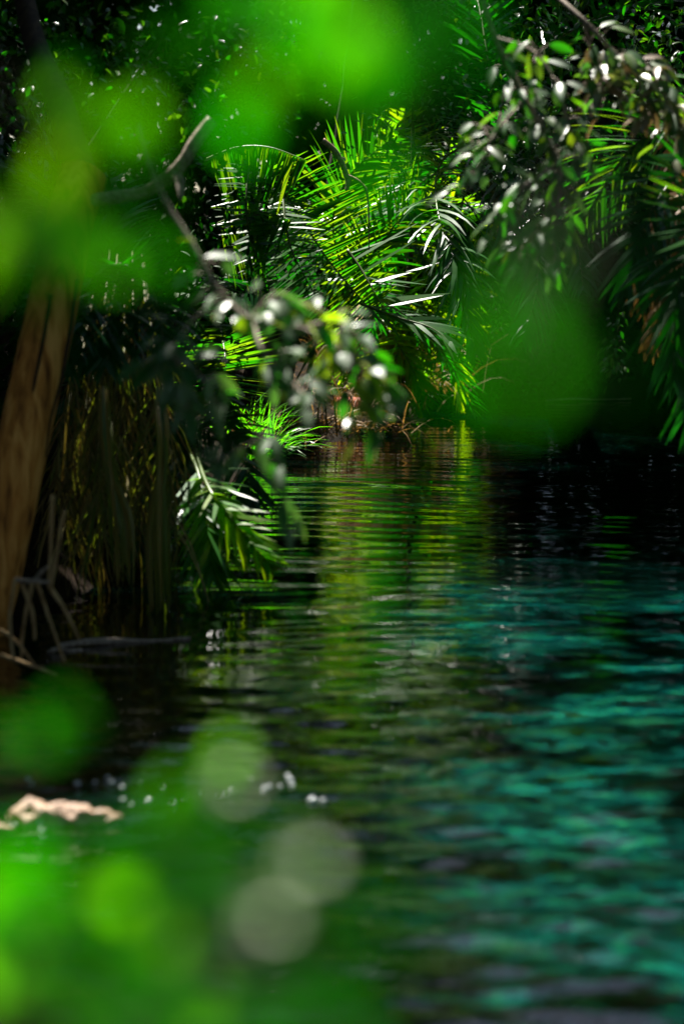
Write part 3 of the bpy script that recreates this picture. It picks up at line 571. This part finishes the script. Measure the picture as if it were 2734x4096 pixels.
# ------------------------------------------------------------------ grass tuft
def tuft(name, label, cat, base, n, L, mt, seed, lean=(0, 0), wid=.012, spread=.05, stiff=.5):
    rr = np.random.default_rng(seed); V = []; F = []; k = 0; base = np.array(base, float)
    for i in range(n):
        p = base + np.array((rr.normal(0, spread), rr.normal(0, spread), 0)); a = rr.uniform(0, 6.28)
        d = norm(np.array((math.cos(a) * .55 + lean[0], math.sin(a) * .55 + lean[1], rr.uniform(.5, 1.3)))); l = L * rr.uniform(.4, 1.1); w_ = wid * rr.uniform(.6, 1.1)
        sv = norm(np.cross(d, (0, 0, 1)) + rr.normal(0, .3, 3))
        for e in range(6):
            u = e / 5; ww = w_ * .5 * (1 - u ** 2) + .0006; V += [p - sv * ww, p + sv * ww]; d = norm(d + np.array((0, 0, -1.)) * stiff * .3 * (e + .5)/2); p = p + d * l / 5
        F += [(k + 2 * e, k + 2 * e + 1, k + 2 * e + 3, k + 2 * e + 2) for e in range(5)]; k += 12
    mb = MB(); mb.add(V, F); return tag(mb.build(name, M[mt]), label, cat)
g0 = P(1050, 1850, 15.6); g0[2] = .05
def on_ground(px, py, Y_, dz=-.01):
    q = P(px, py, Y_); q[2] = float(ground_z(q[:1], q[1:2])[0]) + dz; return q
tuft('grass_tuft', 'bright sunlit grass tuft spilling over the water edge', 'grass tuft', g0 + np.array((.0, -.02, .0)), 85, .46, 'grass', 51, (.6, -.3), .017, .06, .45)
tuft('grass_tuft', 'taller thin grass growing just above the bright tuft', 'grass tuft', g0 + np.array((-.1, .1, .1)), 60, .5, 'grass', 52, (.2, -.3), .014, .08, .35)
tuft('grass_tuft', 'dry straw-coloured grass behind the bright tuft', 'grass tuft', g0 + np.array((-.12, .35, .05)), 90, .34, 'dead', 53, (.25, -.2), .010, .14, .7)
tuft('grass_tuft', 'sunlit grasses under the far palm at the waterline', 'grass tuft', on_ground(1540, 1640, 19.8), 120, .4, 'grass', 54, (.1, -.2), .012, .2, .6)
tuft('grass_tuft', 'brown dead grass matted on the bank between the tuft and the far palm', 'grass tuft', on_ground(1370, 1600, 18.9), 160, .45, 'dead', 55, (.2, -.3), .012, .3, .9)

tuft('grass_tuft', 'straw thatch heaped under the sunlit fronds of the far palm', 'grass tuft', on_ground(1500, 1600, 20.2), 260, .7, 'dead', 56, (.1, -.4), .016, .35, .7)
tuft('grass_tuft', 'dark brown thatch overhanging the water left of the red roots', 'grass tuft', on_ground(1250, 1650, 17.4), 200, .5, 'dead', 57, (.5, -.3), .014, .25, .9)
# red roots at the waterline
rt = thing('red_roots', 'fine red roots dangling into the water beside the far log', 'roots', P(1385, 1720, 18.3))
mb = MB()
for i in range(16):
    x = 1350 + rnd.uniform(0, 90); tube(mb, pp([(x, 1590, 18.4), (x + rnd.uniform(-12, 12), 1670, 18.3), (x + rnd.uniform(-20, 20), 1760, 18.2)]), .008, .004, 8, 5, .1, i)
mb.build('root_strands', M['redroot'], rt)

# logs
def log(name, label, a, c, r, mt='wood', seed=0, wob=.14, mid=(0, 0, .01), knot=True):
    root = thing(name, label, 'log', a); mb = MB(); a = np.array(a); c = np.array(c)
    tube(mb, [a, a * .7 + c * .3 + np.array(mid), a * .35 + c * .65, c], r * .8, r * .55, 40, 14, wob, seed, prof=lambda q: 1 + .22 * math.sin(q * 9 + seed) * (1 if q < .9 else .6))
    mb.build('log_body', M[mt], root)
    if knot:
        mb = MB(); p = a * .4 + c * .6; tube(mb, [p, p + np.array((.0, -.02, r * 1.2)), p + np.array((r * .8, -.02, r * 1.7))], r * .4, r * .18, 8, 8, .15, seed); mb.build('stub', M[mt], root)
    return root
def W0(px, py, z=0.0):
    r = _f + (px - 1367) / FPX * np.array((1., 0, 0)) + (2048 - py) / FPX * _u
    return np.array((0, 0, CAM_Z)) + r * ((z - CAM_Z) / r[2])
from mathutils import noise as mnoise
def lump(name, label, a, c, r, seed):
    root = thing(name, label, 'log', a); a = np.array(a); c = np.array(c); n = 64; sd_ = 26; V = []
    for i in range(n):
        q = i / (n - 1); p = a + (c - a) * q; prof = min(1, (q * 9) ** .5, ((1 - q) * 5) ** .6) * (1.15 - .55 * q)
        for j in range(sd_):
            th = 2 * math.pi * j / sd_; v = Vector((q * 7 + seed, math.cos(th) * 1.2, math.sin(th) * 1.2))
            k = 1 + .75 * mnoise.noise(v) + .35 * mnoise.noise(v * 3.1) + .16 * mnoise.noise(v * 8)
            V.append(p + np.array((0, math.cos(th) * 1.3, math.sin(th) * .85)) * r * prof * k + np.array((mnoise.noise(v * 2) * .01, 0, 0)))
    F = [(i * sd_ + j, i * sd_ + (j + 1) % sd_, (i + 1) * sd_ + (j + 1) % sd_, (i + 1) * sd_ + j) for i in range(n - 1) for j in range(sd_)]
    F += [tuple(range(sd_))[::-1], tuple((n - 1) * sd_ + j for j in range(sd_))]
    mb = MB(); mb.add(V, F); mb.build('log_body', M['wood'], root); return root
lump('driftwood_log', 'bleached pinkish lump of driftwood lying in sun at the lower left', W0(40, 3262, .012), W0(490, 3268, .006), .036, 4.3)
lump('driftwood_log', 'smaller yellowish driftwood end poking in at the left edge below the bleached lump', W0(-260, 3310, .012), W0(60, 3312, .004), .022, 9.1)
log('driftwood_log', 'small white log floating in sun below the far palm', W0(1575, 1685, .03), W0(1700, 1678, .03), .028, seed=3)
log('driftwood_log', 'dim grey stick floating beneath the dead palm skirt', W0(230, 2585, .0), W0(760, 2555, .0), .016, 'palebark', 4, knot=False)
log('driftwood_log', 'thin pale stick floating under the small red leaf', W0(190, 2610, .0), W0(330, 2600, .0), .008, 'palebark', 6, knot=False)
log('driftwood_log', 'thin dark branch lying across the far end of the black water', W0(2180, 1602, .02), W0(2520, 1594, .02), .012, 'palebark', 5, knot=False)

# broken reed stalks at the lower left
rs = thing('broken_stalks', 'clump of broken dry stalks standing in the water beside the leaning trunk', 'dry stalks', W0(160, 2640, 0))
for i, q in enumerate([[(60, 2320), (130, 2325), (215, 2330)], [(140, 2330), (165, 2290), (200, 2262)], [(60, 2320), (40, 2480), (55, 2640)], [(150, 2330), (200, 2480), (260, 2650)], [(130, 2330), (95, 2500), (85, 2640)],
                       [(200, 2350), (260, 2440), (320, 2560)], [(90, 2340), (130, 2450), (140, 2560)], [(210, 1980), (205, 2150), (195, 2350)], [(260, 2040), (230, 2200), (205, 2350)], [(0, 2620), (120, 2660), (230, 2700)], [(0, 2520), (60, 2560), (140, 2660)]]):
    mb = MB(); tube(mb, pp([(a, b_, 8.0 + .12 * math.sin(i * 2.1)) for a, b_ in q]), .0095 if i < 2 else .008, .005, 14, 7, .12, i); mb.build('stalk', M['stalk'] if i > 1 else M['palebark'], rs)
# hanging straps of olive leaves in front of the skirt
for i, (x, y0, y1, lab) in enumerate([(490, 1560, 2340, 'pale olive bunch of long leaves hanging in the middle of the dead palm skirt'), (640, 1560, 2480, 'broad dark olive bunch of long leaves hanging between the dead skirt and the dipping frond')]):
    rr = np.random.default_rng(70 + i); V = []; F = []; k = 0
    for j in range(26):
        xa = x - 70 + rr.uniform(-18, 18) + (70 if i else 0); xb = x + rr.uniform(-45, 45); Yd = 9.5 + rr.uniform(-.1, .1)
        c = spline(pp([(xa, y0 + rr.uniform(-20, 60), Yd + .25), (xa + 12, y0 + 250, Yd + .05), (xb - 8, (y0 + y1) / 2 + 120, Yd), (xb, y1 - rr.uniform(0, 180), Yd)]), 12)
        sv = norm(np.array((1, rr.normal(0, .6), rr.normal(0, .2))))
        for e in range(12):
            u = e / 11; ww = .008 * math.sin(math.pi * min(.97, .15 + u * .82)) + .0008; V += [c[e] - sv * ww, c[e] + sv * ww]
        F += [(k + 2 * e, k + 2 * e + 1, k + 2 * e + 3, k + 2 * e + 2) for e in range(11)]; k += 24
    mb = MB(); mb.add(V, F); tag(mb.build('hanging_leaf_bunch', M['strap']), lab, 'leaf bunch')

# glossy beads added to stand in for sun sparkles on the ripples
beads = []
def bead(px, py, r_px):
    c = W0(px, py, .004); r = 1.4 * r_px / FPX * c[1]; V = []; F = []
    for a in range(6):
        for b_ in range(10):
            ph = math.pi / 2 * a / 5; th = 2 * math.pi * b_ / 10; V.append((math.cos(ph) * math.cos(th) * r, math.cos(ph) * math.sin(th) * r, math.sin(ph) * r))
    F = [(a * 10 + b_, a * 10 + (b_ + 1) % 10, (a + 1) * 10 + (b_ + 1) % 10, (a + 1) * 10 + b_) for a in range(5) for b_ in range(10)]
    mb = MB(); mb.add(np.array(V) + c, F); return mb.build('foam_bubble', M['foam'])
for i, (x, y, r) in enumerate([(590, 3205, 11), (690, 3212, 8), (492, 3200, 7), (525, 3220, 6), (905, 3180, 7), (930, 3165, 9), (875, 3186, 5), (1060, 3155, 9), (1078, 3146, 7), (1050, 3166, 5), (1120, 3145, 6), (1150, 3105, 8), (1160, 3122, 10), (1168, 3140, 7), (1250, 3205, 14), (1292, 3205, 9),
                               (155, 3290, 13), (168, 3318, 8), (172, 3345, 5), (55, 3300, 8), (310, 3262, 7), (345, 3275, 6), (400, 3268, 7), (115, 3120, 8), (130, 3138, 6), (310, 3135, 9), (380, 3130, 6), (430, 3112, 7), (446, 3130, 8), (490, 3150, 7), (505, 3415, 5), (650, 3150, 5), (735, 3192, 4), (800, 3165, 4), (1010, 3120, 4), (560, 3130, 4)]):
    o = bead(x, y, r); tag(o, 'shiny foam bubble at the far right end of the glinting row' if x > 1240 else 'tiny foam bubble in the cluster just left of the brightest end pair' if x > 1090 else 'tiny foam bubble in the cluster in front of the faint blossom' if x > 860 else
        'tiny foam bubble stretching right from the tip of the driftwood lump' if x > 470 and y > 3160 else 'tiny foam bubble on dark water behind the driftwood lump' if y < 3160 else 'tiny foam bubble along the near side of the driftwood lump', 'bubble', 'foam bubbles by the driftwood')

# ------------------------------------------------------------------ foreground leaves, close to the lens
def spray(name, label, stem, leaves, mt='fore', r=.0018, fill=1):
    """leaves: (px, py, Y, length m, direction deg in the view plane)"""
    root = thing(name, label, 'leafy twig', pp(stem)[0]); sb = MB()
    c = tube(sb, pp(stem), r, r * .5, 20, 6)
    Cc, D, N, L = [], [], [], []
    for (px, py, Y_, l, a) in leaves:
        p = P(px, py, Y_); d = np.array((math.cos(math.radians(a)), rnd.uniform(-.3, .3), math.sin(math.radians(a))))
        st = p - norm(d) * l * .5; near = c[np.argmin(np.linalg.norm(c - st, axis=1))]
        if np.linalg.norm(near - st) > .005: tube(sb, [near, (near + st) / 2 + np.array((0, 0, -.003)), st], r * .5, r * .4, 5, 5)
        Cc.append(st); D.append(d); N.append(np.array((rnd.uniform(-.4, .4), -.75, .65))); L.append(l)
        for _ in range(fill):
            th = rnd.uniform(0, 360); dj = np.array((math.cos(math.radians(th)), rnd.uniform(-.4, .4), math.sin(math.radians(th))))
            Cc.append(p - norm(dj) * l * .4 + np.array((rnd.uniform(-.4, .4) * l, rnd.uniform(-.03, .03), rnd.uniform(-.4, .4) * l))); D.append(dj); N.append(np.array((rnd.uniform(-.4, .4), -.75, .65))); L.append(l * rnd.uniform(.7, .95))
    sb.build('twig_stem', M['darkbark'], root); lb = MB(); L = np.array(L)
    leaf_batch(lb, Cc, np.array(D), np.array(N), L, L * .62, curl=.06); lb.build('leaves', M[mt], root)
    return root
spray('leafy_twig', 'blurred bright green spray of leaves hanging from the top centre', [(1350, -700, 1.1), (1300, -150, 1.12), (1250, 150, 1.15), (1050, 420, 1.15)],
      [(1330, 60, 1.15, .045, 250), (1390, 190, 1.12, .05, 280), (1220, 260, 1.15, .045, 230), (1080, 400, 1.15, .042, 240), (1180, 430, 1.18, .035, 220), (880, 170, 1.1, .05, 200), (1000, 40, 1.12, .04, 200), (1500, 330, 1.05, .035, 300), (1280, 0, 1.1, .05, 270), (760, 120, 1.1, .035, 190)])
spray('leafy_twig', 'blurred green leaves at the upper left in front of the shrub', [(-500, 100, 1.1), (-50, 350, 1.12), (300, 500, 1.15), (600, 640, 1.15)],
      [(400, 560, 1.15, .040, 330), (520, 590, 1.15, .040, 10), (560, 680, 1.15, .025, 320), (260, 370, 1.2, .02, 60)], fill=1)
spray('leafy_twig', 'blurred green leaves above the leaning trunk at the left edge', [(-600, 800, 1.1), (-200, 880, 1.1), (150, 950, 1.1), (420, 980, 1.12)],
      [(60, 900, 1.12, .045, 350), (230, 860, 1.12, .04, 20), (180, 1000, 1.12, .040, 345), (380, 900, 1.15, .035, 10), (400, 1040, 1.2, .03, 320), (0, 1050, 1.1, .04, 0), (620, 1050, 1.25, .028, 330)], fill=1)
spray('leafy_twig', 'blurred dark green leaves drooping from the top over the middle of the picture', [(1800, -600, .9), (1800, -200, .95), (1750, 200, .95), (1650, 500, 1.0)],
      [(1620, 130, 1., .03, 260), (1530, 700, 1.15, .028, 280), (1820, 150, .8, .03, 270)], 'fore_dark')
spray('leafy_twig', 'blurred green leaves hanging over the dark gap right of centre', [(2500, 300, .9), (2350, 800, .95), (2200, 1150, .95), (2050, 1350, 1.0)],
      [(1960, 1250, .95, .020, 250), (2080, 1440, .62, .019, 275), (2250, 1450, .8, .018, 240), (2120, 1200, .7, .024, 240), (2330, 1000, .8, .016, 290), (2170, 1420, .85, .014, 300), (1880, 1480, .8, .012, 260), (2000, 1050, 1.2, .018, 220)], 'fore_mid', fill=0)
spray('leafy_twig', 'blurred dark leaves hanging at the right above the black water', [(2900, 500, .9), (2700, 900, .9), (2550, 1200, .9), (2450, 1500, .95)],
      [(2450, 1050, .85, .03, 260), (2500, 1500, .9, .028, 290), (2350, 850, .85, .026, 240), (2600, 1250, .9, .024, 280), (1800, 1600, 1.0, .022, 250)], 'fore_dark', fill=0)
base = P(-300, 5200, 1.05)
SH = [('blurred round green leaf above the driftwood at the lower left', [(-400, 4600, 1.1), (-300, 3800, 1.12), (-60, 3200, 1.15), (150, 2980, 1.18)], [(215, 2900, 1.18, .034, 60), (-20, 2950, 1.15, .02, 100)]),
      ('blurred green leafy twig crossing the lower left corner', [(-200, 4900, 1.05), (0, 4200, 1.08), (200, 3700, 1.1), (600, 3350, 1.15), (850, 3180, 1.15)],
       [(820, 3260, 1.15, .036, 20), (700, 3180, 1.18, .03, 60), (900, 3120, 1.18, .028, 60), (320, 3600, 1.12, .034, 40), (130, 3560, 1.1, .036, 100), (-30, 3700, 1.08, .05, 90), (560, 3450, 1.1, .036, 10), (-40, 3560, 1.1, .035, 60), (420, 3480, 1.15, .03, 100), (250, 3800, 1.1, .035, 30)]),
      ('blurred yellow-green twig spreading along the bottom edge', [(200, 5100, 1.05), (350, 4400, 1.08), (520, 4000, 1.1), (800, 3850, 1.12), (1150, 3700, 1.15)],
       [(560, 3780, 1.12, .04, 40), (680, 3900, 1.12, .036, 350), (500, 3620, 1.12, .03, 100), (790, 3960, 1.12, .03, 330), (150, 4020, 1.08, .034, 150), (620, 4120, 1.1, .036, 0), (900, 3600, 1.1, .03, 60), (350, 4150, 1.08, .03, 160), (800, 3720, 1.12, .028, 30), (400, 3900, 1.1, .03, 120)]),
      ('blurred dark green twig at the bottom centre', [(700, 5100, .9), (900, 4400, .92), (1150, 4000, .95), (1400, 3750, 1.0)],
       [(1300, 3600, .95, .026, 60), (1400, 3850, .95, .03, 20), (1150, 3950, .95, .03, 80), (1000, 4150, .9, .032, 100), (1400, 4150, .95, .03, 10), (1180, 3330, 1.0, .022, 60), (950, 3450, 1.0, .026, 20), (700, 3560, .95, .03, 40), (1450, 3600, .8, .02, 60)])]
SH.append(('soft deep green twig nearest the lens along the bottom left edge', [(-200, 6500, .6), (100, 5200, .62), (500, 4400, .62), (1100, 3900, .64)],
       [(100, 3950, .65, .026, 40), (520, 4020, .62, .026, 80), (900, 3980, .6, .024, 20), (1230, 4060, .62, .022, 60), (330, 3560, .7, .024, 100), (980, 3560, .66, .020, 30), (-60, 3600, .66, .024, 60), (650, 3400, .72, .018, 120)]))
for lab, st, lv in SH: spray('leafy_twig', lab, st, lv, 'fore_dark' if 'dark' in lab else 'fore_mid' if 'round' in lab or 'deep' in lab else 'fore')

# small pale flower shapes added in place of blurred leaf glints
for i, (px, py, Y_, lab) in enumerate([(1060, 3680, 1.02, 'lower of two blurred pale blossoms near the bottom centre'), (1225, 3450, 1.03, 'upper of two blurred pale blossoms near the bottom centre'), (930, 3130, 1.1, 'blurred pale blossom above the bright leaves right of the driftwood')]):
    c = P(px, py, Y_); root = thing('blossom', lab, 'blossom', c); mb = MB(); C_, D_, N_ = [], [], []
    for k in range(5):
        a = 2 * math.pi * k / 5; C_.append(c); D_.append(np.array((math.cos(a), -.2, math.sin(a) * .9))); N_.append(np.array((0, -.35, .95)))
    leaf_batch(mb, C_, D_, N_, .0100 if i < 2 else .0062, .009); mb.build('petals', M['petal'], root)
    sb = MB(); tube(sb, [c + np.array((0, .004, -.05)), c + np.array((.002, .004, -.02)), c], .0008, .0008, 6, 5); sb.build('flower_stalk', M['rachis'], root)
